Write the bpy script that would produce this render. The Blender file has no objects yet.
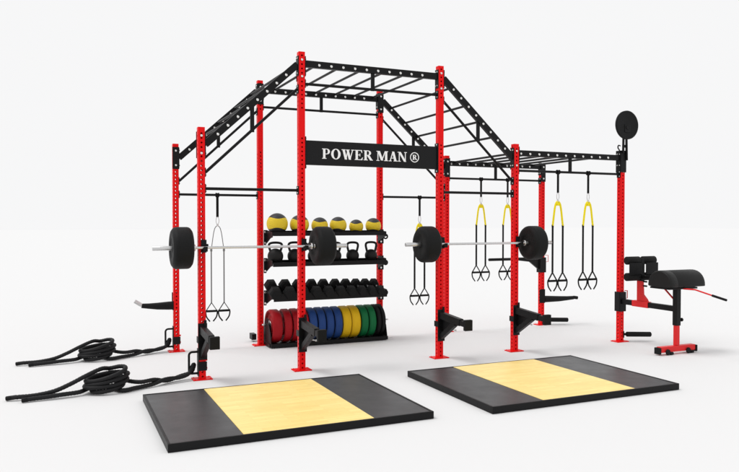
import bpy, bmesh, math, random
from mathutils import Vector, Matrix
random.seed(7)
S = bpy.context.scene
C = S.collection
PI = math.pi
A, B, D = 1.1455, 1.8326, 1.8033
PXS = [0, A, A + B, 2 * A + B, 2 * A + 2 * B]
HS, HT = 2.75, 3.675
ROW = [0, D]

# ------------------------------------------------------------------ materials
def mat(name, col, rough=.5, metal=0, spec=.5, noise=0, nscale=60, bump=0, bscale=300, coat=0, dust=None):
    m = bpy.data.materials.new(name); m.use_nodes = True
    nt = m.node_tree; N = nt.nodes; L = nt.links
    b = N['Principled BSDF']
    b.inputs['Base Color'].default_value = (*col, 1)
    b.inputs['Roughness'].default_value = rough
    b.inputs['Metallic'].default_value = metal
    b.inputs['Specular IOR Level'].default_value = spec
    b.inputs['Coat Weight'].default_value = coat
    tc = N.new('ShaderNodeTexCoord')
    if noise:
        n = N.new('ShaderNodeTexNoise'); n.inputs['Scale'].default_value = nscale; n.inputs['Detail'].default_value = 5
        L.new(tc.outputs['Object'], n.inputs['Vector'])
        r = N.new('ShaderNodeMapRange'); r.inputs[3].default_value = 1 - noise; r.inputs[4].default_value = 1 + noise
        L.new(n.outputs['Fac'], r.inputs[0])
        h = N.new('ShaderNodeHueSaturation'); h.inputs['Color'].default_value = (*col, 1)
        L.new(r.outputs[0], h.inputs['Value']); L.new(h.outputs[0], b.inputs['Base Color'])
        r2 = N.new('ShaderNodeMapRange'); r2.inputs[3].default_value = max(.05, rough - .1); r2.inputs[4].default_value = rough + .1
        L.new(n.outputs['Fac'], r2.inputs[0]); L.new(r2.outputs[0], b.inputs['Roughness'])
    if bump:
        n = N.new('ShaderNodeTexNoise'); n.inputs['Scale'].default_value = bscale; n.inputs['Detail'].default_value = 3
        L.new(tc.outputs['Object'], n.inputs['Vector'])
        bp = N.new('ShaderNodeBump'); bp.inputs['Strength'].default_value = bump; bp.inputs['Distance'].default_value = .002
        L.new(n.outputs['Fac'], bp.inputs['Height']); L.new(bp.outputs[0], b.inputs['Normal'])
    return m
RED = mat('red_powder_coat', (.80, .0035, .005), .4, spec=.14, noise=.04, nscale=25, bump=.25, bscale=500)
RED2 = mat('red_paint', (.70, .022, .024), .42, spec=.2, noise=.05, nscale=25, bump=.2)
BLK = mat('black_powder_coat', (.0065, .0065, .007), .42, spec=.16, noise=.15, nscale=30, bump=.35, bscale=450)
RUB = mat('black_rubber', (.0075, .0078, .008), .6, spec=.16, noise=.2, nscale=40, bump=.5, bscale=350)
MATR = mat('stall_mat_rubber', (.027, .028, .030), .36, spec=.36, noise=.08, nscale=6, bump=.3, bscale=260)
ROPE = mat('black_poly_rope', (.007, .007, .008), .55, spec=.25, noise=.25, nscale=80, bump=.6, bscale=250)
STL = mat('zinc_bolt_steel', (.72, .72, .70), .28, metal=1)
CHR = mat('satin_chrome', (.62, .62, .62), .3, metal=1, noise=.05)
LEA = mat('black_vinyl', (.010, .010, .010), .45, spec=.2, noise=.1, bump=.5, bscale=180)
FOAM = mat('black_foam', (.008, .008, .008), .7, spec=.18, bump=.4)
YST = mat('yellow_webbing', (.90, .74, .015), .6, spec=.12)
BST = mat('black_webbing', (.007, .007, .007), .7, spec=.15, bump=0)
GST = mat('grey_webbing', (.20, .20, .20), .7, bump=.1, bscale=400)
WHT = mat('white_lettering', (.92, .92, .92), .5)
SGN = mat('sign_black', (.010, .010, .011), .5, spec=.15, noise=.1, nscale=10)
IRON = mat('cast_iron_black', (.010, .010, .010), .5, spec=.2, noise=.2, bump=.8, bscale=160)
BR = mat('bumper_red', (.32, .004, .009), .5, spec=.18, noise=.1, bump=.3)
BB = mat('bumper_blue', (.016, .052, .19), .5, spec=.18, noise=.1, bump=.3)
BY = mat('bumper_yellow', (.68, .42, .008), .5, spec=.18, noise=.1, bump=.3)
BG = mat('bumper_green', (.004, .13, .04), .5, spec=.18, noise=.1, bump=.3)

def ball_mat():
    m = bpy.data.materials.new('medicine_ball_leather'); m.use_nodes = True
    nt = m.node_tree; N = nt.nodes; L = nt.links; b = N['Principled BSDF']
    def M(op, a, c=None):
        n = N.new('ShaderNodeMath'); n.operation = op
        for i, v in enumerate((a, c)):
            if v is None: continue
            if isinstance(v, (int, float)): n.inputs[i].default_value = v
            else: L.new(v, n.inputs[i])
        return n.outputs[0]
    tc = N.new('ShaderNodeTexCoord')
    nv = N.new('ShaderNodeVectorMath'); nv.operation = 'NORMALIZE'; L.new(tc.outputs['Object'], nv.inputs[0])
    s = N.new('ShaderNodeSeparateXYZ'); L.new(nv.outputs[0], s.inputs[0])
    ph = M('ARCTAN2', s.outputs[1], s.outputs[0])
    c4 = M('COSINE', M('MULTIPLY', ph, 3))
    thr = M('SUBTRACT', .49, M('MULTIPLY', c4, .07))
    g = M('GREATER_THAN', M('ABSOLUTE', s.outputs[2]), thr)
    ck = N.new('ShaderNodeTexChecker'); ck.inputs['Scale'].default_value = 110; L.new(tc.outputs['Object'], ck.inputs[0])
    ck.inputs[1].default_value = (.88, .66, .015, 1); ck.inputs[2].default_value = (.66, .47, .01, 1)
    mx = N.new('ShaderNodeMix'); mx.data_type = 'RGBA'; L.new(g, mx.inputs['Factor'])
    L.new(ck.outputs[0], mx.inputs['A']); mx.inputs['B'].default_value = (.022, .022, .024, 1)
    L.new(mx.outputs['Result'], b.inputs['Base Color']); b.inputs['Roughness'].default_value = .5
    bp = N.new('ShaderNodeBump'); bp.inputs['Strength'].default_value = .4; bp.inputs['Distance'].default_value = .003
    L.new(ck.outputs['Fac'], bp.inputs['Height']); L.new(bp.outputs[0], b.inputs['Normal'])
    return m
BALL = ball_mat()

def wood_mat():
    m = bpy.data.materials.new('pale_plywood'); m.use_nodes = True
    nt = m.node_tree; N = nt.nodes; L = nt.links; b = N['Principled BSDF']
    tc = N.new('ShaderNodeTexCoord')
    br = N.new('ShaderNodeTexBrick'); br.inputs['Scale'].default_value = 1
    br.inputs['Brick Width'].default_value = .28; br.inputs['Row Height'].default_value = .055
    br.inputs['Mortar Size'].default_value = .0012; br.inputs['Mortar Smooth'].default_value = .1; br.offset = .37
    br.inputs['Color1'].default_value = (.97, .76, .28, 1); br.inputs['Color2'].default_value = (.91, .67, .22, 1)
    br.inputs['Mortar'].default_value = (.84, .58, .18, 1)
    L.new(tc.outputs['Object'], br.inputs['Vector'])
    mp = N.new('ShaderNodeMapping'); mp.inputs['Scale'].default_value = (3, 45, 3); L.new(tc.outputs['Object'], mp.inputs[0])
    n = N.new('ShaderNodeTexNoise'); n.inputs['Scale'].default_value = 3; n.inputs['Detail'].default_value = 6; n.inputs['Distortion'].default_value = .9
    L.new(mp.outputs[0], n.inputs['Vector'])
    r = N.new('ShaderNodeMapRange'); r.inputs[1].default_value = .3; r.inputs[2].default_value = .7; r.inputs[3].default_value = .90; r.inputs[4].default_value = 1.06
    L.new(n.outputs['Fac'], r.inputs[0])
    h = N.new('ShaderNodeHueSaturation'); L.new(br.outputs[0], h.inputs['Color']); L.new(r.outputs[0], h.inputs['Value'])
    L.new(h.outputs[0], b.inputs['Base Color']); b.inputs['Roughness'].default_value = .42
    return m
WOOD = wood_mat()

# ------------------------------------------------------------------ mesh helpers
class MB:
    def __init__(s): s.v = []; s.f = []; s.sm = []
    def add(s, vs, fs, smooth=False, M=None):
        k = len(s.v)
        s.v += [tuple(M @ Vector(v)) if M else tuple(v) for v in vs]
        s.f += [[i + k for i in f] for f in fs]; s.sm += [smooth] * len(fs); return s
    def box(s, x0, x1, y0, y1, z0, z1, c=.003, M=None):
        """box with chamfered edges"""
        c = min(c, (x1-x0)*.3, (y1-y0)*.3, (z1-z0)*.3)
        bm = bmesh.new()
        vs = [bm.verts.new(p) for p in [(x, y, z) for x in (x0, x1) for y in (y0, y1) for z in (z0, z1)]]
        for q in ((0,1,3,2),(4,6,7,5),(0,4,5,1),(2,3,7,6),(0,2,6,4),(1,5,7,3)): bm.faces.new([vs[i] for i in q])
        if c > 0: bmesh.ops.bevel(bm, geom=bm.edges[:], offset=c, segments=2, affect='EDGES', profile=.5)
        bm.verts.index_update()
        s.add([v.co[:] for v in bm.verts], [[v.index for v in f.verts] for f in bm.faces], False, M)
        bm.free(); return s
    def bar(s, p, q, w, h, c=.003, up=(0,0,1)):
        """box beam from p to q, width w sideways and h along up"""
        p = Vector(p); q = Vector(q); d = q - p; l = d.length; d.normalize()
        u = Vector(up)
        if abs(d.dot(u)) > .99: u = Vector((0, 1, 0))
        x = d.cross(u).normalized(); z = x.cross(d)
        M = Matrix((( *x, 0), (*d, 0), (*z, 0), (0,0,0,1))).transposed(); M.translation = p
        return s.box(-w/2, w/2, 0, l, -h/2, h/2, c, M)
    def path(s, pts, r, n=12, closed=False, lobes=0, twist=0, caps=True):
        pts = [Vector(p) for p in pts]; N_ = len(pts)
        rr = r if isinstance(r, (list, tuple)) else [r] * N_
        ref = None; k0 = len(s.v); rings = []; ang = 0
        for i, p in enumerate(pts):
            a = pts[i-1] if (i > 0 or closed) else p
            b = pts[(i+1) % N_] if (i < N_-1 or closed) else p
            t = (b - a).normalized()
            if ref is None:
                ref = t.cross(Vector((0,0,1)))
                if ref.length < .1: ref = t.cross(Vector((0,1,0)))
                ref.normalize()
            else:
                ref = (ref - t * ref.dot(t)).normalized()
                ang += twist * (pts[i] - pts[i-1]).length
            o = t.cross(ref); ring = []
            for j in range(n):
                th = 2*PI*j/n
                q = rr[i] * (1 + (.22*abs(math.cos(lobes*(th+ang)/2)) - .13 if lobes else 0))
                ring.append(len(s.v)); s.v.append(tuple(p + ref*(q*math.cos(th)) + o*(q*math.sin(th))))
            rings.append(ring)
        M_ = N_ if closed else N_-1
        for i in range(M_):
            a, b = rings[i], rings[(i+1) % N_]
            for j in range(n):
                s.f.append([a[j], a[(j+1)%n], b[(j+1)%n], b[j]]); s.sm.append(True)
        if not closed and caps:
            for ring, rev in ((rings[0], True), (rings[-1], False)):
                k = len(s.v); s.v += [s.v[i] for i in ring]
                f = list(range(k, k+n)); s.f.append(f[::-1] if rev else f); s.sm.append(False)
        return s
    def tube(s, p, q, r, n=16): return s.path([p, q], r, n)
    def rod(s, p, q, r, c=None, n=24):
        """cylinder with chamfered ends"""
        p = Vector(p); q = Vector(q); d = (q-p); l = d.length; d.normalize(); c = c if c is not None else r*.15
        return s.lathe([(r-c, 0), (r, c), (r, l-c), (r-c, l)], p, d, n)
    def lathe(s, prof, at=(0,0,0), axis=(0,0,1), n=32, smooth=True, cap=True):
        ax = Vector(axis).normalized(); x = ax.orthogonal().normalized(); y = ax.cross(x); at = Vector(at)
        k = len(s.v)
        for r, h in prof:
            for j in range(n):
                t = 2*PI*j/n; s.v.append(tuple(at + ax*h + x*(r*math.cos(t)) + y*(r*math.sin(t))))
        for i in range(len(prof)-1):
            for j in range(n):
                s.f.append([k+i*n+j, k+i*n+(j+1)%n, k+(i+1)*n+(j+1)%n, k+(i+1)*n+j]); s.sm.append(smooth)
        if cap:
            for i, rev in ((0, True), (len(prof)-1, False)):
                if prof[i][0] > 1e-5:
                    kk = len(s.v); s.v += s.v[k+i*n:k+i*n+n]
                    f = list(range(kk, kk+n)); s.f.append(f[::-1] if rev else f); s.sm.append(False)
        return s
    def prism(s, pts, axis, a, b, smooth=False):
        """polygon in the plane normal to axis ('x','y','z'), extruded a..b"""
        def P(u, v, w): return {'x': (w, u, v), 'y': (u, w, v), 'z': (u, v, w)}[axis]
        n = len(pts)
        vs = [P(u, v, a) for u, v in pts] + [P(u, v, b) for u, v in pts]
        s.add(vs, [list(range(n))[::-1], list(range(n, 2*n))])
        s.add(vs, [[i, (i+1)%n, n+(i+1)%n, n+i] for i in range(n)], smooth); return s
    def build(s, name, m, parent=None, loc=None, bevel=0):
        me = bpy.data.meshes.new(name); me.from_pydata(s.v, [], s.f); me.update()
        bm = bmesh.new(); bm.from_mesh(me)
        bmesh.ops.remove_doubles(bm, verts=[v for v in bm.verts], dist=1e-7) if False else None
        bmesh.ops.recalc_face_normals(bm, faces=bm.faces[:]); bm.to_mesh(me); bm.free()
        me.polygons.foreach_set('use_smooth', s.sm)
        if loc:
            me.transform(Matrix.Translation(-Vector(loc)))
        me.materials.append(m)
        o = bpy.data.objects.new(name, me); C.objects.link(o)
        if loc: o.location = loc
        if parent:
            o.parent = parent
            if loc is None: pass
        if bevel:
            md = o.modifiers.new('bev', 'BEVEL'); md.width = bevel; md.segments = 2; md.limit_method = 'ANGLE'
        return o

def tag(o, label, cat, group=None):
    o['label'] = label; o['category'] = cat
    if group: o['group'] = group
    return o
def thing(name, label, cat, loc=(0,0,0), rz=0, group=None):
    o = bpy.data.objects.new(name, None); o.empty_display_size = .1; C.objects.link(o)
    o.location = loc; o.rotation_euler = (0, 0, rz)
    return tag(o, label, cat, group)
def dup(o, parent=None):
    c = o.copy(); C.objects.link(c)
    if parent: c.parent = parent
    for ch in list(o.children): dup(ch, c)
    return c
def copy_thing(o, label, loc, rz=None, group=None):
    c = dup(o); c.location = loc
    if rz is not None: c.rotation_euler = (0, 0, rz)
    c['label'] = label
    if group: c['group'] = group
    return c

# ------------------------------------------------------------------ setting
g = MB(); g.add([(-150,-150,0),(150,-150,0),(150,150,0),(-150,150,0)], [[0,1,2,3]])
fm = bpy.data.materials.new('white_studio_floor'); fm.use_nodes = True
nt = fm.node_tree; nt.nodes.remove(nt.nodes['Principled BSDF'])
df = nt.nodes.new('ShaderNodeBsdfDiffuse'); df.inputs[0].default_value = (.72, .72, .72, 1)
nt.links.new(df.outputs[0], nt.nodes['Material Output'].inputs[0])
fl = g.build('floor', fm); fl['kind'] = 'structure'

# ------------------------------------------------------------------ the rig
rig = thing('training_rig', 'large red and black steel training rig with raised monkey bar section and black sign board', 'training rig')

def holed_post(top, zranges, plain):
    """75 mm square tube whose four faces carry real 25 mm holes every 50 mm"""
    m = MB(); hw = .0375; ch = .0035; a = hw - ch; R = .0112; n = 16
    outer = [(1,0),(1,.5),(1,1),(.5,1),(0,1),(-.5,1),(-1,1),(-1,.5),(-1,0),(-1,-.5),(-1,-1),(-.5,-1),(0,-1),(.5,-1),(1,-1),(1,-.5)]
    def cells(start):
        cuts = []; zz = .01; nxt = start
        while zz < top - 1e-6:
            nz = min(nxt, top); nxt += .05
            hole = nz - zz > .049 and any(r0 <= (zz+nz)/2 <= r1 for r0, r1 in zranges)
            cuts.append((zz, nz, hole)); zz = nz
        return cuts
    for k in range(4):
        cuts = cells(.06 if k % 2 == 0 else .035)   # side holes sit half a pitch away from the front ones
        M = Matrix.Rotation(k*PI/2, 4, 'Z')
        def P(u, w): return tuple(M @ Vector((u, -hw, w)))
        for z0, z1, hole in cuts:
            zc = (z0+z1)/2; hh = (z1-z0)/2
            if hole:
                vs = [P(ox*a, zc+oy*hh) for ox, oy in outer] + [P(R*math.cos(2*PI*i/n), zc+R*math.sin(2*PI*i/n)) for i in range(n)]
                m.add(vs, [[i, (i+1)%n, n+(i+1)%n, n+i] for i in range(n)])
            else:
                m.add([P(-a,z0),P(0,z0),P(a,z0),P(a,z1),P(0,z1),P(-a,z1)], [[0,1,2,3,4,5]])
            # rounded corner strip
            c0 = P(a, z0); c1 = P(a, z1)
            q0 = tuple(M @ Vector((hw, -a, z0))); q1 = tuple(M @ Vector((hw, -a, z1)))
            mid = hw - ch*.3
            m0 = tuple(M @ Vector((mid, -mid, z0))); m1 = tuple(M @ Vector((mid, -mid, z1)))
            m.add([c0, m0, m1, c1], [[0,1,2,3]]); m.add([m0, q0, q1, m1], [[0,1,2,3]])
    return m
def make_post(x, y, top, zr):
    m = holed_post(top, zr, None)
    me = bpy.data.meshes.new('post'); me.from_pydata(m.v, [], m.f)
    bm = bmesh.new(); bm.from_mesh(me); bmesh.ops.remove_doubles(bm, verts=bm.verts[:], dist=1e-5)
    bmesh.ops.recalc_face_normals(bm, faces=bm.faces[:]); bm.to_mesh(me); bm.free()
    me.materials.append(RED)
    o = bpy.data.objects.new('post', me); C.objects.link(o); o.location = (x, y, 0); o.parent = rig
    md = o.modifiers.new('wall', 'SOLIDIFY'); md.thickness = .004; md.offset = -1
    bp = MB().box(-.105, .105, -.075, .075, .0005, .0125, .003)
    b = bp.build('base_plate', RED, o)
    for sx in (-1, 1):
        for sy in (-1, 1):
            MB().rod((sx*.083, sy*.054, .0126), (sx*.083, sy*.054, .018), .007, n=6).build('bolt', RED, o)
    MB().box(-.0372, .0372, -.0372, .0372, top-.002, top+.004, .002).build('end_cap', BLK if x == PXS[4] else RED, o)
    return o
FULL = [(0, 9)]
posts = {}
for r in (0, 1):
    for i, x in enumerate(PXS):
        if i in (1, 2):
            zr = [(0, 2.69), (3.03, 9)] if (r == 0 and i == 1) else ([(0, 2.69), (3.27, 9)])
            top = HT
        else: zr = FULL; top = HS if i != 4 else 2.685
        posts[(r, i)] = make_post(x, ROW[r], top, zr)

BOLT = MB().rod((0,0,0), (0,-.008,0), .0125, .003, n=12)
def bolt(p, parent, axis='y', s=1, r=.0125):
    d = {'y': (0, s, 0), 'x': (s, 0, 0)}[axis]
    p = Vector(p); MB().rod(p, p + Vector(d)*.009, r, .003, n=12).build('bolt', STL, parent)

def ladder_beam(p, q, y, xs):
    """black box beam between two posts with steel bolt heads along its outer side"""
    p = Vector((p[0], y, p[1])); q = Vector((q[0], y, q[1]))
    m = MB().bar(p, q, .05, .078)
    o = m.build('ladder_beam', BLK, rig)
    d = q - p
    for x in xs:
        c = p + d * ((x - p.x) / d.x) + Vector((0, 0, -.008))
        bolt(c + Vector((0, -.0252, 0)), o, 'y', -1, .0165)
        bolt(c + Vector((0, .0252, 0)), o, 'y', 1, .0165)
    return o
def end_plate(x, y, z0, z1, side, parent_name='bracket'):
    """flat plate on the side of a post, side=+1/-1 along X, with two bolts"""
    xa, xb = sorted((x + side*.0385, x + side*.0475))
    o = MB().box(xa, xb, y-.04, y+.04, z0, z1, .002).build('bracket', BLK, rig)
    for z in (z0+.03, z1-.03):
        bolt((x + side*.0475, y-.022, z), o, 'x', side, .010)
        bolt((x + side*.0475, y+.022, z), o, 'x', side, .010)
    return o
hp = .0475
# ladders
SL = [.18+.1115*k for k in range(8)]
for r in (0, 1):
    y = ROW[r]
    ladder_beam((hp, 2.572), (A-hp, 3.53), y, SL)
    ladder_beam((A+hp, 3.548), (A+B-hp, 3.548), y, [1.36+.1505*k for k in range(10)])
    ladder_beam((A+B+hp, 3.53), (PXS[3]-hp, 2.572), y, [PXS[3]-x for x in SL])
    ladder_beam((PXS[3]+hp, 2.637), (PXS[4]-hp, 2.637), y, [4.20+.149*k for k in range(11)])
    end_plate(0, y, 2.44, 2.70, 1); end_plate(A, y, 3.40, 3.63, -1); end_plate(A, y, 3.40, 3.63, 1)
    end_plate(A+B, y, 3.40, 3.63, -1); end_plate(A+B, y, 3.40, 3.63, 1)
    end_plate(PXS[3], y, 2.44, 2.70, -1); end_plate(PXS[3], y, 2.50, 2.72, 1); end_plate(PXS[4], y, 2.50, 2.72, -1)
# bolted face plates on the inner side of every post head
for (r, i), po in posts.items():
    top = HT if i in (1, 2) else (HS if i != 4 else 2.72)
    z0, z1 = (top-.33, top-.04)
    y = ROW[r]; sgn = 1 if r == 0 else -1
    ya, yb = sorted((y + sgn*.0385, y + sgn*.0465))
    o = MB().box(PXS[i]-.044, PXS[i]+.044, ya, yb, z0, z1, .002).build('bracket', BLK, rig)
    for z in (z0+.05, z1-.05):
        bolt((PXS[i], y + sgn*.0465, z), o, 'y', sgn, .015)
        bolt((PXS[i], y - sgn*.038, z), o, 'y', -sgn, .015)
# rungs
def rung(x, z): MB().tube((x, .02, z+.021), (x, D-.02, z+.021), .0155, 14).build('rung', BLK, rig)
for k in range(6): rung(1.36 + k*.2985, 3.545)
for x in (.33, .56, .79, 1.01): rung(x, 2.572 + (x-hp)/(A-2*hp)*.958)
for x in (3.16, 3.39, 3.60, 3.81): rung(x, 3.53 - (x-(A+B+hp))/(A-2*hp)*.958)
for k in range(6): rung(4.26 + k*.2985, 2.637)
# pull-up bars under the ladders, each with a hanger bracket
def pullbar(x0, z0, x1, z1, y, hang=None):
    o = MB().tube((x0, y, z0), (x1, y, z1), .0165, 16).build('pull_up_bar', BLK, rig)
    for x, z, s in ((x0, z0, 1), (x1, z1, -1)):
        MB().box(min(x, x-s*.008), max(x, x-s*.008), y-.035, y+.035, z-.05, z+.05, .002).build('flange', BLK, o)
        bolt((x, y-.022, z+.03), o, 'x', s, .008); bolt((x, y-.022, z-.03), o, 'x', s, .008)
    if hang:
        hx, za, zb = hang
        MB().box(hx-.022, hx+.022, y-.012, y+.012, za, zb, .002).build('hanger_bracket', BLK, o)
    return o
for y in ROW:
    pullbar(A+hp, 3.318, A+B-hp, 3.318, y, (2.052, 3.30, 3.515))
    pullbar(hp, 2.265, A-hp, 3.25, y, (.57, 2.73, 3.02))
    pullbar(A+B+hp, 3.25, PXS[3]-hp, 2.265, y, (3.545, 2.76, 3.03))
    pullbar(PXS[3]+hp, 2.405, PXS[4]-hp, 2.405, y, (5.04, 2.39, 2.60))
    pullbar(hp, 2.088, A-hp, 2.088, y)
    pullbar(A+B+hp, 2.098, PXS[3]-hp, 2.098, y)

# sign board with serif lettering
sign = MB().box(A+.05, A+B-.05, -.022, .022, 2.385, 2.668, .003).build('sign_board', SGN, rig)
for x, s in ((A, 1), (A+B, -1)):
    xa, xb = sorted((x+s*.0385, x+s*.05))
    fo = MB().box(xa, xb, -.04, .04, 2.34, 2.71, .002).build('bracket', BLK, rig)
    for z in (2.36, 2.69): bolt((x+s*.05, -.02, z), fo, 'x', s, .010)
DEP = [0]
def put(tm, pts, ox, oz, h):
    DEP[0] += 1
    y0 = -.0265 - (DEP[0] % 9) * .0004
    tm.prism([(ox + u*h, oz + v*h) for u, v in pts], 'y', y0, -.0215)
def rc(x0, z0, x1, z1): return [(x0,z0),(x1,z0),(x1,z1),(x0,z1)]
def ringpts(cx, cz, ro, so, ri, si, a0, a1, n=10):
    out = []
    for k in range(n):
        t0 = math.radians(a0+(a1-a0)*k/n); t1 = math.radians(a0+(a1-a0)*(k+1)/n)
        out.append([(cx+ri*math.cos(t0), cz+si*math.sin(t0)), (cx+ro*math.cos(t0), cz+so*math.sin(t0)),
                    (cx+ro*math.cos(t1), cz+so*math.sin(t1)), (cx+ri*math.cos(t1), cz+si*math.sin(t1))])
    return out
def diag(x0, z0, x1, z1, w): return [(x0-w/2,z0),(x0+w/2,z0),(x1+w/2,z1),(x1-w/2,z1)]
SF = .065
def g_P():
    return [rc(.12,0,.36,1), rc(.02,0,.47,SF), rc(.02,1-SF,.36,1), rc(.36,1-SF,.50,1), rc(.36,.44,.50,.44+SF)] + ringpts(.50,.72,.34,.28,.12,.22,-90,90)
def g_O(): return ringpts(.57,.5,.50,.53,.25,.46,0,360,28)
def g_W():
    return [diag(.24,1,.50,0,.24), diag(.50,0,.70,.85,.095), diag(.68,1,.94,0,.24), diag(.94,0,1.24,1,.095), rc(.03,1-SF,.46,1), rc(.52,1-SF,.90,1), rc(1.08,1-SF,1.40,1)]
def g_E():
    return [rc(.12,0,.36,1), rc(.02,0,.86,SF), rc(.02,1-SF,.82,1), rc(.36,.48,.60,.48+SF), [(.70,SF),(.86,SF),(.92,.28),(.88,.28)], [(.68,.95),(.82,.95),(.84,.72),(.80,.72)], rc(.57,.36,.62,.66)]
def g_R():
    return [rc(.12,0,.36,1), rc(.02,0,.47,SF), rc(.02,1-SF,.36,1), rc(.36,1-SF,.50,1), rc(.36,.48,.50,.48+SF)] + ringpts(.50,.74,.34,.26,.12,.20,-90,90) + [diag(.88,0,.52,.52,.28), rc(.74,0,1.04,SF)]
def g_M():
    return [rc(.15,0,.24,1), rc(.03,0,.36,SF), rc(.03,1-SF,.34,1), diag(.28,1,.66,.05,.26), diag(.64,.05,1.02,1,.095), rc(1.00,0,1.24,1), rc(.90,0,1.34,SF), rc(1.0,1-SF,1.34,1)]
def g_A():
    return [diag(.18,0,.50,1,.095), diag(.80,0,.52,1,.25), rc(.02,0,.34,SF), rc(.58,0,1.02,SF), rc(.28,.30,.70,.36)]
def g_N():
    return [rc(.13,0,.22,1), rc(.02,0,.34,SF), rc(.0,1-SF,.30,1), diag(.22,1,.86,.0,.26), rc(.85,0,.93,1), rc(.76,1-SF,1.06,1)]
def g_Reg():
    out = ringpts(.55,.5,.52,.53,.44,.45,0,360,30)
    for p in g_R(): out.append([(.30+u*.52, .24+v*.52) for u, v in p])
    return out
h = .118; cx = 1.392; cz = 2.462
for gl, adv in ((g_P,.90),(g_O,1.15),(g_W,1.44),(g_E,.98),(g_R,1.06),(None,.36),(g_M,1.40),(g_A,1.05),(g_N,1.06),(None,.36),(g_Reg,1.1)):
    if gl:
        tm = MB()
        for p in gl(): put(tm, p, cx, cz, h)
        tm.build('letter', WHT, sign)
    cx += adv*h*1.0

# storage shelves between the middle back posts
SX0, SX1 = A+.080, A+B-.05
def shelf(name, m, z, y0, y1):
    o = m.build(name, BLK, rig)
    for x in (SX0, SX1):      # angled side plates
        MB().prism([(y1, z-.13), (y1, z+.06), (y0+.02, z+.035), (y0, z-.035), (y0+.10, z-.05)], 'x', x-.003, x+.003).build('side_plate', BLK, o)
    for px, s, wa, wb in ((A, 1, .0385, .0765), (A+B, -1, -.045, .045)):   # bolted flange beside / on the post
        c = MB().box(px+wa, px+wb, D-.0475, D-.0385, z-.15, z+.06, .002).build('bracket', BLK, o)
        bx = px + (wa+wb)/2
        bolt((bx, D-.0475, z-.12), c, 'y', -1, .016); bolt((bx, D-.0475, z+.03), c, 'y', -1, .016)
    # rounded tab with a hole beyond the right hand post
    cxx, czz = A+B+.075, z-.045
    tb = MB()
    for seg in ringpts(cxx, czz, .042, .042, .02, .02, 0, 360, 20):
        tb.prism(seg, 'y', D-.053, D-.045)
    tb.box(A+B+.038, cxx-.03, D-.0525, D-.0455, czz-.035, czz+.035, .001)
    tb.build('bracket_tab', BLK, o)
    return o
m = MB().box(SX0+.004, SX1-.004, 1.46, 1.76, 1.545, 1.551, .001).box(SX0+.004, SX1-.004, 1.452, 1.459, 1.53, 1.585, .001).box(SX0+.004, SX1-.004, 1.761, 1.767, 1.53, 1.60, .001)
shelf('storage_shelf', m, 1.55, 1.455, D-.04)
m = MB().box(SX0+.004, SX1-.004, 1.46, 1.76, 1.146, 1.152, .001).box(SX0+.004, SX1-.004, 1.452, 1.459, 1.112, 1.172, .001).box(SX0+.004, SX1-.004, 1.761, 1.767, 1.13, 1.19, .001)
shelf('storage_shelf', m, 1.16, 1.455, D-.04)
m = MB()
m.bar((SX0+.004, 1.60, .726), (SX1-.004, 1.60, .726), .34, .006, .001, up=(0, -.36, 1))
m.box(SX0+.004, SX1-.004, 1.425, 1.432, .64, .745, .001)
m.box(SX0+.004, SX1-.004, 1.755, 1.762, .76, .83, .001)
shelf('storage_shelf', m, .71, 1.43, D-.04)

# ------------------------------------------------------------------ stored kit
balls = [(1.335,.146,'largest black and yellow medicine ball at the left end of the top shelf'),
         (1.655,.134,'black and yellow medicine ball behind the tall red post, just right of the largest ball'),
         (1.955,.118,'black and yellow medicine ball partly hidden above the loaded barbell plate'),
         (2.235,.122,'black and yellow medicine ball fourth along the top shelf, just right of the barbell plate'),
         (2.515,.103,'smallest black and yellow medicine ball, second from the right end of the top shelf'),
         (2.785,.114,'black and yellow medicine ball at the right end of the top shelf')]
for k, (x, r, lab) in enumerate(balls):
    m = MB(); n = 28; ps = [(max(r*math.sin(PI*i/n), 1e-6), -r*math.cos(PI*i/n)) for i in range(n+1)]
    m.lathe(ps, n=40, cap=False)
    o = m.build('medicine_ball', BALL); o.location = (x, 1.61, 1.5515 + r)
    va = math.atan2(-7.77-1.61, -1.44-x)
    o.rotation_euler = (math.radians(random.uniform(-5, 5)), math.radians(random.uniform(-5, 5)), va + random.uniform(-.12, .12))
    tag(o, lab, 'medicine ball', 'medicine balls on the top shelf')

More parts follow.
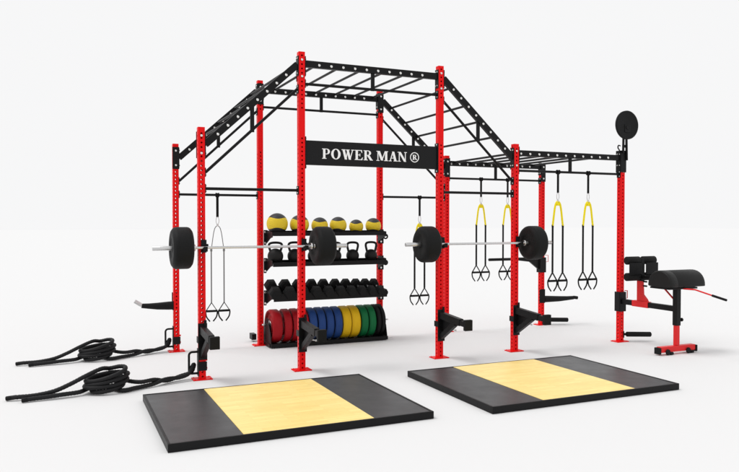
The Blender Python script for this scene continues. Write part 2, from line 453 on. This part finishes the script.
kbs = [(1.305,.108,'largest black kettlebell at the left end of the middle shelf'),
       (1.585,.104,'black kettlebell behind the tall red post, second from the left on its shelf'),
       (1.875,.099,'black kettlebell mostly hidden behind the thick barbell plate'),
       (2.18,.095,'black kettlebell half peeking out at the right edge of the barbell plate'),
       (2.455,.093,'black kettlebell fully in view between its two neighbours right of the barbell plate'),
       (2.745,.091,'black kettlebell at the right end of the middle shelf touching the red post')]
for k, (x, r, lab) in enumerate(kbs):
    t = thing('kettlebell', lab, 'kettlebell', (x, 1.60, 1.1525), -.3 + random.uniform(-.08, .08), 'kettlebells on the middle shelf')
    m = MB(); n = 20
    ps = [(r*math.sin(PI*i/n), r - r*math.cos(PI*i/n)) for i in range(3, n)]
    ps = [(ps[0][0]*.9, 0)] + [(a, b) for a, b in ps] + [(1e-5, 2*r)]
    ps = [(a, max(b - r*.09, 0)) for a, b in ps]
    m.lathe(ps, n=32); m.build('body', IRON, t)
    zt = .285 if k < 3 else .275
    w = r*.80; zb = r*1.55
    pts = [(-w*.72, 0, zb-.02), (-w*.9, 0, zb+.03), (-w*1.08, 0, zt-.045), (-w*.98, 0, zt-.018), (-w*.75, 0, zt-.006), (-w*.3, 0, zt), (w*.3, 0, zt), (w*.75, 0, zt-.006), (w*.98, 0, zt-.018), (w*1.08, 0, zt-.045), (w*.9, 0, zt-.0+.03-zt+zb), (w*.72, 0, zb-.02)]
    def smooth(P, it=2):
        P = [Vector(p) for p in P]
        for _ in range(it):
            Q = [P[0]]
            for a, b in zip(P[:-1], P[1:]): Q += [a.lerp(b, .25), a.lerp(b, .75)]
            P = Q + [P[-1]]
        return P
    MB().path(smooth(pts), .0165, 12).build('handle', IRON, t)

dbx = [1.255,1.46,1.655,1.85,2.03,2.21,2.375,2.535,2.685,2.825]
dbl = ['largest black hex dumbbell, at the left end of the sloped rack shelf','black hex dumbbell just right of the largest one at the rack shelf left end',
 'black hex dumbbell directly left of the tall red front post in view','black hex dumbbell directly right of the tall red front post in view',
 'black hex dumbbell above the second and third blue plates on the lower rack','black hex dumbbell above the third and fourth blue plates on the lower rack',
 'black hex dumbbell above the first yellow plate of the lower rack','black hex dumbbell above the second yellow plate of the lower rack',
 'small black hex dumbbell above the green plates, second from right end','smallest black hex dumbbell, at the right end beside the red post']
for k, (x, lab) in enumerate(zip(dbx, dbl)):
    R = .092 - .0028*k; tilt = .36
    # axis runs front to back, rising to the back
    dirv = Vector((0, math.cos(tilt), math.sin(tilt))); upv = Vector((0, -math.sin(tilt), math.cos(tilt)))
    c = Vector((x, 1.585, .7205)) + upv*(R*math.cos(PI/6)+.0045)
    t = thing('dumbbell', lab, 'dumbbell', tuple(c), 0, 'hex dumbbells on the sloped shelf')
    hl = .062; off = .082
    def hexhead(c0, nm):
        pr = [(R*.80, -hl), (R*.97, -hl+.022), (R, -hl+.03), (R, hl-.03), (R*.97, hl-.022), (R*.80, hl)]
        m = MB(); x_ = Vector((1,0,0)); k0 = len(m.v)
        for rr, hh in pr:
            for j in range(6):
                a = 2*PI*j/6
                m.v.append(tuple(c0 + dirv*hh + x_*(rr*math.cos(a)) + upv*(rr*math.sin(a))))
        for i in range(5):
            for j in range(6): m.f.append([i*6+j, i*6+(j+1)%6, (i+1)*6+(j+1)%6, (i+1)*6+j]); m.sm.append(False)
        m.f.append(list(range(6))[::-1]); m.f.append(list(range(30, 36))); m.sm += [False]*2
        m.build('head', RUB, t)
    hexhead(dirv*-(off+.033), 'a'); hexhead(dirv*(off+.038), 'b')
    MB().path([dirv*s for s in (-.06, -.03, 0, .03, .06)], [.014, .017, .018, .017, .014], 12).build('handle', CHR, t)

# rack tray for the bumper plates
tr = thing('plate_rack', 'low black floor tray rack holding coloured bumper plates between two back posts', 'plate rack', (2.06, 1.67, 0))
def loc(m, nm, mt, par, base):  # build with world coordinates under a placed Empty
    return m.build(nm, mt, par) if False else _loc(m, nm, mt, par, base)
def _loc(m, nm, mt, par, base):
    m.v = [tuple(Vector(v) - Vector(base)) for v in m.v]; return m.build(nm, mt, par)
bs = (2.06, 1.67, 0)
m = MB().box(1.20, 2.945, 1.455, 1.50, .012, .062, .002).box(1.20, 2.945, 1.85, 1.895, .012, .062, .002)
_loc(m, 'rail', BLK, tr, bs)
_loc(MB().box(1.245, 2.90, 1.505, 1.845, .014, .044, .002), 'base_pan', BLK, tr, bs)
for x in (1.215, 2.93):
    _loc(MB().box(x-.025, x+.025, 1.46, 2.24, .012, .0118+.05, .003) if x > 2 else MB().box(x-.025, x+.025, 1.502, 1.848, .012, .060, .003), 'foot', BLK, tr, bs)
_loc(MB().box(1.10, 1.165, 2.09, 2.24, .03, .115, .004), 'foot', BLK, tr, bs)
_loc(MB().prism([(1.46,.063),(1.89,.063),(1.86,.20),(1.78,.33),(1.70,.40),(1.62,.38),(1.50,.22)], 'x', 1.198, 1.206), 'end_plate', BLK, tr, bs)
_loc(MB().prism([(1.46,.063),(1.89,.063),(1.86,.20),(1.78,.33),(1.70,.40),(1.62,.38),(1.50,.22)], 'x', 2.936, 2.944), 'end_plate', BLK, tr, bs)
_loc(MB().rod((2.944, 1.50, .30), (2.975, 1.50, .30), .010), 'bolt', STL, tr, bs)
_loc(MB().rod((2.944, 1.47, .04), (3.03, 1.47, .04), .008), 'bolt', STL, tr, bs)
_loc(MB().rod((1.198, 1.70, .30), (1.14, 1.70, .30), .012), 'bolt', STL, tr, bs)

def bumper(name, x0, x1, r, material, lab, y, z, cat='weight plate', group=None, hub=True, steel=True):
    w = x1 - x0; thick = w > .18
    t = thing(name, lab, cat, ((x0+x1)/2, y, z), 0, group)
    e = .17*w
    pr = [(.030, -w*.36), (.085, -w*.36), (.088, -w*.42), (.125, -w*.42), (.135, -w*.30), (r*.80, -w*.30), (r*.85, -w*.47), (r*.93, -w*.5), (r-.012, -w*.46), (r, -w*.5+e), (r, w*.5-e), (r-.012, w*.46), (r*.93, w*.5), (r*.85, w*.47), (r*.80, w*.30), (.135, w*.30), (.125, w*.42), (.088, w*.42), (.085, w*.36), (.030, w*.36)]
    if thick: pr = [(.030, -w*.46), (.10, -w*.46), (.11, -w*.49), (r*.78, -w*.5), (r*.84, -w*.485), (r*.95, -w*.40), (r*.985, -w*.34), (r, -w*.26), (r, w*.26), (r*.985, w*.34), (r*.95, w*.40), (r*.84, w*.485), (r*.78, w*.5), (.11, w*.49), (.10, w*.46), (.030, w*.46)]
    m = MB(); m.lathe(pr, (0,0,0), (1,0,0), 56, cap=False)
    m.lathe([(.030, -w*.36), (.030, w*.36)], (0,0,0), (1,0,0), 56, cap=False)
    o = m.build('disc', material, t)
    md = o.modifiers.new('e', 'EDGE_SPLIT'); md.split_angle = math.radians(35)
    hw_ = .465 if thick else .43; hr = .05 if thick else .08
    m = MB(); m.lathe([(.026, -w*hw_), (hr, -w*hw_), (hr, -w*.34)], (0,0,0), (1,0,0), 40, cap=False)
    m.lathe([(.026, w*hw_), (hr, w*hw_), (hr, w*.34)], (0,0,0), (1,0,0), 40, cap=False)
    m.lathe([(.0262, -w*hw_), (.0262, w*hw_)], (0,0,0), (1,0,0), 40, cap=False)
    m.build('hub', STL if steel else RUB, t)
    return t
rack = [(1.225,1.365,BR,'red','thick red bumper plate at the left end of the plate rack'),
 (1.40,1.505,BR,'red','red bumper plate second from the left end of the plate rack'),
 (1.525,1.63,BR,'red','red bumper plate just left of the tall red front post in view'),
 (1.645,1.745,BR,'red','red bumper plate against the first blue plate, mostly behind the tall post'),
 (1.76,1.87,BB,'blue','blue bumper plate next to the last red plate'),
 (1.89,1.995,BB,'blue','blue bumper plate second from the red plates'),
 (2.015,2.12,BB,'blue','blue bumper plate second from the yellow plates'),
 (2.14,2.245,BB,'blue','blue bumper plate touching the first yellow plate'),
 (2.26,2.385,BY,'yellow','yellow bumper plate next to the blue plates'),
 (2.395,2.525,BY,'yellow','yellow bumper plate next to the green plates'),
 (2.545,2.65,BG,'green','green bumper plate next to the yellow plates'),
 (2.668,2.77,BG,'green','green bumper plate next to the black plate'),
 (2.79,2.85,RUB,'black','black bumper plate beside the last green plate on the rack'),
 (2.86,2.92,RUB,'black','black bumper plate at the right end of the plate rack')]
for x0, x1, mt, cn, lab in rack:
    bumper('bumper_plate', x0, x1, .232, mt, lab, 1.675, .278, group='bumper plates in the low rack')

# ------------------------------------------------------------------ barbells, hooks and loaded plates
def barbell(x0, lab):
    t = thing('barbell', lab, 'barbell', (x0 + A/2, -.092, 1.445), 0, 'barbells racked on the front posts')
    MB().tube((-.66,0,0), (.66,0,0), .0145, 16).build('shaft', CHR, t)
    for s in (-1, 1):
        MB().rod((s*.655,0,0), (s*.69,0,0), .036, .004, 24).build('collar', CHR, t)
        MB().rod((s*.69,0,0), (s*1.10,0,0), .0245, .003, 24).build('sleeve', CHR, t)
    return t
barbell(0, 'steel barbell racked across the two leftmost front posts')
barbell(PXS[2], 'steel barbell racked across the second pair of front posts, below the slope toward the right')
for x0, n1, n2 in ((0, 'thick black plate on the far left barbell end, left of the leftmost front post', 'thick black plate on the left barbell, in front of the medicine ball shelf'),
                   (PXS[2], 'thick black plate on the right barbell, overlapping the tall post right of the sign', 'thick black round plate on the rightmost barbell end, right of the short front post')):
    bumper('barbell_plate', x0-.335, x0-.12, .225, RUB, n1, -.092, 1.445, group='plates loaded on the barbells', steel=False)
    bumper('barbell_plate', x0+A+.12, x0+A+.335, .225, RUB, n2, -.092, 1.445, group='plates loaded on the barbells', steel=False)
def jcup(x, lab):
    t = thing('barbell_hook', lab, 'barbell hook', (x, 0, 1.445), 0, 'hooks cupping the barbells')
    MB().box(-.012, .047, -.052, -.042, -.055, .085, .002).box(.0385, .047, -.0415, .03, -.05, .06, .002).build('back_plate', BLK, t)
    MB().box(.0, .044, -.125, -.0525, -.042, -.017, .003).box(.0, .044, -.136, -.1255, -.042, .012, .003).build('cup', RUB, t)
    MB().rod((.0475, -.0, .02), (.075, -.0, .02), .018, .004).build('knob', BLK, t)
    return t
for x, l in ((0, 'black barbell hook on the leftmost front post'), (A, 'black barbell hook on the tall post left of the sign'),
             (PXS[2], 'black barbell hook on the tall post right of the sign'), (PXS[3], 'black barbell hook on the short front post holding the right end of the right barbell')):
    jcup(x, l)

# ------------------------------------------------------------------ spotter arms on the four front posts
def spotter(x, lab):
    t = thing('spotter_arm', lab, 'spotter arm', (x, 0, 0), 0, 'black spotter arms low on the front posts')
    m = MB().box(-.049, .049, -.054, -.044, .22, .62, .002)
    m.box(-.049, -.0405, -.0435, .045, .40, .47, .002).box(.0405, .049, -.0435, .045, .30, .56, .002)
    m.box(.012, .042, -.063, -.0545, .555, .655, .002)
    m.build('clamp', BLK, t)
    MB().bar((0, -.055, .550), (0, -.53, .516), .062, .084).bar((0, -.525, .513), (0, -.655, .508), .052, .066).build('arm', BLK, t)
    MB().bar((0, -.056, .275), (0, -.40, .49), .052, .062, up=(0, 1, 0)).build('brace', BLK, t)
    MB().box(-.050, .050, -.705, -.656, .440, .568, .004).build('end_block', RUB, t)
    MB().prism([(-.055,.34),(-.055,.50),(-.30,.485),(-.28,.455)], 'x', .012, .018).build('gusset', BLK, t)
    MB().rod((.032, -.25, .39), (.075, -.262, .383), .006).rod((.075,-.262,.383), (.092,-.267,.381), .011).build('pull_pin', CHR, t)
    return t
for x, l in ((0, 'black spotter arm low on the leftmost front post, seen nearly end on'), (A, 'black spotter arm in front of the red and blue plates'),
             (PXS[2], 'black spotter arm low on the tall post right of the sign'), (PXS[3], 'black spotter arm on the short front post behind the right platform')):
    spotter(x, l)

# ------------------------------------------------------------------ rope anchors and battle ropes
def anchor(y, lab):
    t = thing('rope_anchor', lab, 'rope anchor', (0, y, 0), 0, 'rope anchors at the left posts')
    P = []
    def arc(cx, cz, r, a0, a1):
        for k in range(6):
            a = math.radians(a0 + (a1-a0)*k/5); P.append((cx + r*math.cos(a), 0, cz + r*math.sin(a)))
    P.append((-.047, 0, .305)); arc(-.105, .270, .035, 90, 180); arc(-.105, .105, .035, 180, 270); P.append((-.047, 0, .07))
    MB().path(P, .0125, 12).build('handle', BLK, t)
    MB().box(-.047, -.0385, -.04, .04, .04, .34, .002).box(-.047, .047, -.047, -.0385, .10, .20, .002).build('clamp', BLK, t)
    m = MB()
    for z in (.12, .21): m.rod((.0385, 0, z), (.058, 0, z), .013, .003, 6)
    m.build('bolt', RED, t)
    return t
anchor(0, 'black D shaped rope anchor low on the leftmost front post')
anchor(D, 'black D shaped rope anchor low on the leftmost back post')
def catmull(P, step=.012):
    P = [Vector(p) for p in P]; out = []
    for i in range(len(P)-1):
        a = P[i-1] if i else P[0]*2 - P[1]; b = P[i]; c = P[i+1]; d = P[i+2] if i+2 < len(P) else P[-1]*2 - P[-2]
        n = max(2, int((c-b).length/step))
        for k in range(n):
            t = k/n
            out.append(.5*((2*b) + (c-a)*t + (2*a-5*b+4*c-d)*t*t + (3*b-a-3*c+d)*t**3))
    out.append(P[-1]); return out
def rope_path():
    R = .022
    # first tail: high arc out of the top of the coil
    P = [(-1.90,-.20,.026), (-1.82,-.215,.034), (-1.65,-.245,.042), (-1.48,-.26,.070), (-1.33,-.25,.125), (-1.18,-.22,.190), (-1.04,-.17,.235)]
    # coil: flattened loops from top down
    cx, cy = -1.0, -.20; nl = 4; n = nl*10
    rng = random.Random(3)
    for k in range(n+1):
        a = math.radians(80) - 2*PI*k/10
        f = k/n
        rx = .150 + .055*math.sin(PI*min(1, f*1.15)) + .018*math.sin(f*11) + rng.uniform(-.010, .010); ry = .115 + .03*f
        zc = .200 - .172*f
        z = zc + (.044*(1-f) + .007*math.sin(f*17))*math.cos(a) + .010*math.sin(a)
        P.append((cx - .01 + .03*(1-f) + rx*math.cos(a), cy + ry*math.sin(a), max(z, .027)))
    # to the anchor
    P += [(-.86,-.30,.027), (-.72,-.25,.027), (-.55,-.17,.030), (-.40,-.11,.058), (-.25,-.055,.052), (-.15,-.02,.075), (-.115,.0,.13)]
    P += [(-.088,.02,.165), (-.078,.05,.14), (-.11,.055,.075)]
    # back again: crosses over and under the first leg
    P += [(-.22,.03,.050), (-.38,-.05,.030), (-.52,-.14,.070), (-.66,-.20,.072), (-.78,-.15,.085), (-.88,-.10,.125), (-.98,-.05,.10), (-1.10,-.10,.055), (-1.19,-.20,.045), (-1.26,-.27,.04), (-1.42,-.31,.040), (-1.58,-.315,.032), (-1.76,-.33,.026)]
    return P
def battle_rope(y, lab, rz=0):
    pts = catmull(rope_path())
    m = MB().path(pts, .0212, 14, lobes=3, twist=70)
    t = thing('battle_rope', lab, 'battle rope', (0, y, 0), rz, 'coiled battle ropes')
    m.build('rope', ROPE, t)
    for i, j in ((0, 1), (-1, -2)):
        e = pts[i]; d = (pts[j] - e).normalized()
        MB().rod(e - d*.004, e + d*.05, .0220, .004).build('end_cap', RUB, t)
    return t
r1 = battle_rope(0, 'black coiled battle rope in front, running to the leftmost front post')
r2 = battle_rope(D, 'black coiled battle rope behind, running to the leftmost back post')

# ------------------------------------------------------------------ suspension trainers
def trainer(x, y, z, lab, strap=.285, top=YST, leg=BST, drop=.0, dz=0):
    t = thing('suspension_trainer', lab, 'suspension trainer', (x, y, z), 0, 'suspension trainers hanging from the pull up bars')
    L0 = -.02
    m = MB().box(-.017, .017, -.004, .004, -strap, L0, .001)
    ring = [(.0, .026*math.sin(a), .026*math.cos(a)) for a in [2*PI*k/20 for k in range(20)]]
    m.path([(-.018+0, p[1], p[2]) for p in ring], .006, 8, closed=True).path([(.018, p[1], p[2]) for p in ring], .006, 8, closed=True)
    m.lathe([(.019, -.02), (.0265, -.02), (.0265, .02), (.019, .02)], (0,0,0), (1,0,0), 24, cap=False)
    m.build('anchor_strap', BST, t)
    z0 = -strap
    cr = [(.020*math.sin(2*PI*k/20), 0, z0-.048 + .050*math.cos(2*PI*k/20)) for k in range(20)]
    MB().path(cr, .0048, 8, closed=True).box(-.014, .014, -.008, .008, z0-.125, z0-.098, .003).build('carabiner', CHR, t)
    z1 = z0-.12; z2 = -.735 if strap < .3 else -.745; z3 = -1.375 - dz; z4 = z3-.115
    for s in (-1, 1):
        P = catmull([(s*.008, 0, z1), (s*.030, 0, z1-.02), (s*.052, 0, z1-.09), (s*.086, 0, z2)], .03)
        mm = MB()
        mm.path(P, .0135 if top is YST else .0055, 8)
        if top is YST and s > 0: mm.box(-.022, .022, -.012, .012, z1-.055, z1-.015, .005)
        mm.build('upper_strap', top, t)
        MB().bar((s*.086, 0, z2+.004), (s*.086, 0, z3+.0), (.030 if top is YST else .017), .006, .001, up=(0, 1, 0)).box(s*.086-.014, s*.086+.014, -.008, .008, z2-.02, z2+.015, .003).build('lower_strap', leg, t)
        hx = s*.086
        g = MB().bar((hx, 0, z3), (hx-.070, 0, z4+.01), .008, .023, .001, up=(0,1,0)).bar((hx, 0, z3), (hx+.070, 0, z4+.01), .008, .023, .001, up=(0,1,0))
        for q in (-1, 1):
            pp = catmull([(hx+q*.072, 0, z4+.012), (hx+q*.078, 0, z4-.02), (hx+q*.066, 0, z4-.080), (hx+q*.022, 0, z4-.140)], .02)
            g.path(pp, .0095, 8)
        h_ = g.build('handle', BST, t)
        MB().rod((hx-.066, 0, z4), (hx+.066, 0, z4), .0155, .003, 16).build('grip', FOAM, h_)
    return t
trainer(.553, D, 2.088, 'grey strapped suspension trainer hanging behind the left barbell shaft', .30, GST, GST, dz=.085)
trainer(3.655, D, 2.098, 'suspension trainer mostly hidden behind the thick plate right of the sign', .285, YST, BST, dz=.02)
trainer(4.765, D, 2.405, 'yellow and black suspension trainer hanging behind the shaft of the right barbell, fully in view', .285, dz=0)
trainer(5.275, D, 2.405, 'yellow and black suspension trainer partly hidden by the short post at the right barbell', .285, dz=0)
trainer(4.835, 0, 2.405, 'yellow and black suspension trainer just right of the rightmost barbell plate', .285, dz=0)
trainer(5.36, 0, 2.405, 'yellow and black suspension trainer nearest the target disc post', .285, dz=0)

# ------------------------------------------------------------------ dip handles and foot pegs
def dip(loc_, rz, lab, L, silver):
    t = thing('dip_handle', lab, 'dip handle', loc_, rz, 'dip handles on the outer posts')
    MB().box(-.049, .049, -.049, -.041, -.06, .17, .002).box(.0405, .05, -.0405, .045, -.06, .06, .002).build('clamp', BLK, t)
    m = MB(); m.path([(.05, 0, 0), (.10, 0, 0), (L*.55, 0, .0), (L*.8, 0, .006), (L, 0, .014)], [.056, .055, .046, .036, .030], 16)
    m.build('arm', BLK, t)
    if silver: MB().path([(L+.0005, 0, .022), (L+.02, 0, .035), (L+.085, 0, .078)], [.024, .026, .026], 14).build('grip_end', CHR, t)
    else: MB().path([(L-.0005, 0, .020), (L+.07, 0, .010)], [.028, .028], 14).build('grip_end', RUB, t)
    return t
dip((0, D, .615), PI, 'black tapered dip handle with silver tip pointing left from the leftmost back post', .44, True)
dip((PXS[4], D, .43), -.24, 'black tapered dip handle pointing right from the back post below the suspension trainers', .58, False)
def peg(loc_, rz, lab, L=.46):
    t = thing('foot_peg', lab, 'foot peg', loc_, rz, 'black padded pegs near the floor')
    MB().box(.0385, .05, -.04, .04, -.045, .05, .002).rod((.05, 0, 0), (.10, 0, 0), .018).build('mount', BLK, t)
    MB().rod((.095, 0, 0), (L, 0, -.006), .036, .008).build('roller', FOAM, t)
    return t
peg((PXS[4], 0, .105), -.35, 'black padded peg at the foot of the rightmost front post')
peg((PXS[4], D, .085), -.35, 'black padded peg at the foot of the rightmost back post')

# ------------------------------------------------------------------ bar arm on the back right post
t = thing('rig_arm', 'long thin black bar arm reaching left from the back post behind the rightmost barbell plate', 'bar attachment', (PXS[4], D, 0))
MB().box(-.062, .056, -.056, -.044, .88, 1.13, .003).box(-.062, -.048, -.043, .05, .88, 1.13, .003).box(.044, .056, -.043, .05, .88, 1.13, .003).build('clamp', BLK, t)
MB().prism([(-.063,.93),(-.063,1.10),(-.20,1.135),(-.50,1.135),(-.50,1.09),(-.24,1.06)], 'y', -.02, .02).build('gusset', BLK, t)
MB().rod((-.48, 0, 1.112), (-1.04, 0, 1.112), .023).build('bar', BLK, t)
MB().path([(.057,-.03,1.165), (.115,-.03,1.165), (.115,-.03,1.055), (.057,-.03,1.055)], .005, 8).build('pull_pin', RED2, t)
MB().path([(-.045,-.05,.68), (-.10,-.05,.68), (-.10,-.05,.60), (-.045,-.05,.60)], .004, 8).build('pull_pin', RED2, t)

# ------------------------------------------------------------------ wall-ball target
t = thing('ball_target', 'round black target disc on a bracket above the rightmost front post', 'target', (PXS[4], 0, 0))
MB().box(-.0495, .0495, -.0515, -.043, 2.43, 2.74, .003).box(-.052, -.048+.004, -.042, .05, 2.43, 2.74, .003).box(.044, .052, -.042, .05, 2.43, 2.74, .003).build('sleeve', BLK, t)
m = MB().bar((-.022, -.062, 2.70), (-.030, -.075, 2.98), .02, .03).bar((.045, -.062, 2.60), (.022, -.075, 2.98), .022, .03).bar((-.035, -.062, 2.80), (.045, -.062, 2.80), .02, .04)
m.build('bracket', BLK, t)
MB().path(catmull([(-.058, -.03, 2.70), (-.062, -.03, 2.745), (-.088, -.03, 2.775), (-.080, -.03, 2.812), (-.045, -.03, 2.806)], .01), .009, 8).build('hook', BLK, t)
m = MB().lathe([(.185, 0), (.203, .006), (.203, .03), (.190, .036), (.17, .030), (.0001, .030)], (0, -.088, 3.095), (0, -1, 0), 56)
o = m.build('disc', RUB, t); md = o.modifiers.new('e', 'EDGE_SPLIT'); md.split_angle = math.radians(35)
MB().box(-.05, .05, -.124, -.1185, 2.99, 3.10, .003).rod((0,-.1245,3.06), (0,-.130,3.06), .03).build('centre_plate', BLK, t)

# ------------------------------------------------------------------ glute-ham bench on the right post
t = thing('hyperextension_bench', 'black padded glute ham bench with red foot clamped to the rightmost front post', 'exercise bench', (PXS[4], 0, 0))
MB().box(-.056, .056, -.060, -.046, .44, .72, .003).box(-.0585, -.045, -.0455, .05, .44, .72, .003).box(.045, .0585, -.0455, .05, .44, .72, .003).build('post_sleeve', BLK, t)
MB().path([(.059,-.03,.735), (.105,-.03,.735), (.105,-.03,.625), (.059,-.03,.625)], .007, 8).build('pull_pin', RED2, t)
MB().bar((0, -.061, .585), (0, -.975, .585), .06, .072).build('main_beam', BLK, t)
MB().box(-.037, .037, -.55, -.26, .543, .627, .004).build('slide_clamp', RED2, t)
MB().prism([(-.34, .628), (-.52, .628), (-.50, .66), (-.435, .72), (-.42, .95), (-.34, .95)], 'x', -.022, .022).build('riser', RED2, t)
MB().box(-.03, .03, -.43, -.33, .905, 1.22, .004).build('roller_post', BLK, t)
m = MB()
for z in (.90, .84): m.rod((.0, -.44, z), (.0, -.50, z), .012)
m.build('adjust_pin', BLK, t)
for z in (1.19, .965):
    for s in (-1, 1):
        MB().rod((s*.025, -.38, z), (s*.262, -.38, z), .056, .014, 32).build('foam_roller', FOAM, t)
MB().box(-.26, -.04, -.45, -.437, 1.0, 1.16, .004).box(.04, .26, -.45, -.437, 1.0, 1.16, .004).build('foot_plate', BLK, t)
MB().box(-.03, .03, -.80, -.431, .935, .985, .004).build('pad_beam', BLK, t)
prof = [(-.765, .875), (-.765, .975)]
for k in range(13):
    a = PI*.80 - k*(PI*.80)/12
    prof.append((-.955 - .205*math.cos(a)*1.0, .885 + .205*math.sin(a)) if k else (-.775, 1.01))
prof = [(-.765,.875), (-.765,.965), (-.785,1.015), (-.82,1.055), (-.87,1.083), (-.93,1.092), (-.99,1.080), (-1.05,1.050), (-1.10,1.005), (-1.14,.945), (-1.16,.875)]
m = MB(); NP = 36; secs = [(-.262,.90), (-.259,.94), (-.252,.972), (-.240,.992), (-.22,1), (-.135,1.0), (-.130,.985), (-.125,1.0), (.295,1), (.333,.992), (.346,.972), (.353,.94), (.356,.90)]
for x_, sc in secs:
    for k in range(NP):
        a = 2*PI*k/NP; c_, s_ = math.cos(a), math.sin(a)
        e_ = 2/2.12; yy = -.962 + .197*sc*math.copysign(abs(c_)**e_, c_)
        zz = .897 + (.196*sc*abs(s_)**e_ if s_ > 0 else -.022*abs(s_)**.5)
        m.v.append((x_, yy, zz))
for i_ in range(len(secs)-1):
    for k in range(NP):
        m.f.append([i_*NP+k, i_*NP+(k+1)%NP, (i_+1)*NP+(k+1)%NP, (i_+1)*NP+k]); m.sm.append(True)
for st in (0, (len(secs)-1)*NP): m.f.append(list(range(st, st+NP))); m.sm.append(False)
pad = m.build('pad', LEA, t)
MB().box(-.25, .25, -1.12, -.80, .852, .8745, .003).build('pad_board', BLK, t)
MB().box(-.036, .036, -1.048, -.976, .37, .851, .004).build('upright_sleeve', BLK, t)
MB().box(-.028, .028, -1.040, -.984, .11, .40, .004).build('lower_upright', RED2, t)
MB().rod((.036, -1.012, .44), (.075, -1.012, .44), .012).rod((.075,-1.012,.44), (.10,-1.012,.44), .024).build('adjust_knob', BLK, t)
MB().box(-.31, .30, -1.05, -.975, .035, .108, .005).build('foot', RED2, t)
for x in (-.325, .315): MB().box(x-.016, x+.016, -1.06, -.965, .015, .10, .006).build('foot_cap', RUB, t)
for x in (-.20, .16): MB().rod((x, -1.075, .04), (x, -1.052, .04), .038, .006).rod((x+.04, -1.06, .02), (x+.09, -1.06, .02), .018).build('wheel', RUB, t)
MB().path([(0,-.80,.84), (0,-.985,.69)], .012, 10).build('strut', RED2, t)
MB().path([(.0, -1.12, .858), (0, -1.30, .862), (0, -1.56, .812)], .010, 12).build('handle_bar', RED2, t)
MB().rod((0, -1.555, .813), (0, -1.76, .775), .015).build('handle_grip', FOAM, t)

# ------------------------------------------------------------------ lifting platforms
def platform(x, y, W, L, lab, wx0, wx1):
    t = thing('lifting_platform', lab, 'lifting platform', (x+W/2, y+L/2, 0), 0, 'lifting platforms on the floor')
    bs = (x+W/2, y+L/2, 0); T = .067; e = .022
    m = MB().box(x, x+W, y, y+e, .002, T, .003).box(x, x+W, y+L-e, y+L, .002, T, .003)
    m.box(x, x+e, y+e+.0005, y+L-e-.0005, .002, T-.0005, .003).box(x+W-e, x+W, y+e+.0005, y+L-e-.0005, .002, T-.0005, .003)
    _loc(m, 'edge_frame', BLK, t, bs)
    _loc(MB().box(x+e, wx0-.001, y+e, y+L-e, .004, T-.004, .002), 'rubber_mat', MATR, t, bs)
    _loc(MB().box(wx1+.001, x+W-e, y+e, y+L-e, .004, T-.004, .002), 'rubber_mat', MATR, t, bs)
    _loc(MB().box(wx0, wx1, y+e*.4 if False else y+e, y+L-e, .004, T-.001, .001), 'wood_panel', WOOD, t, bs)
platform(-.700, -2.395, 2.263, 1.667, 'left lifting platform with black rubber sides and yellow wood centre', -.12, 1.0)
platform(2.111, -2.488, 2.275, 1.675, 'right lifting platform with black rubber sides and yellow wood centre, nearer the bench', 2.69, 3.81)

# ------------------------------------------------------------------ light, world, camera
W_ = bpy.data.worlds.new('World'); S.world = W_; W_.use_nodes = True
bg = W_.node_tree.nodes['Background']; bg.inputs[0].default_value = (.93, .93, .935, 1); bg.inputs[1].default_value = 1.0
sun = bpy.data.lights.new('key', 'SUN'); sun.energy = 1.38; sun.angle = math.radians(22); sun.color = (1, .99, .98)
so = bpy.data.objects.new('key_light', sun); C.objects.link(so)
so.rotation_euler = Vector((-.50, .14, 1)).to_track_quat('Z', 'Y').to_euler()

cam = bpy.data.cameras.new('camera'); co = bpy.data.objects.new('camera', cam); C.objects.link(co)
f_ = 703.67; cam.sensor_width = 36; cam.lens = f_/739*36; cam.clip_end = 600; cam.clip_start = .05
cx_, cy_, cz_ = -1.44355, -7.7678, 1.7282
co.location = (cx_, cy_, cz_)
co.rotation_euler = (math.radians(90-1.1799), 0, -math.radians(23.971))
S.camera = co
S.view_settings.view_transform = 'Standard'; S.view_settings.look = 'None'
S.view_settings.exposure = 0; S.view_settings.gamma = 1
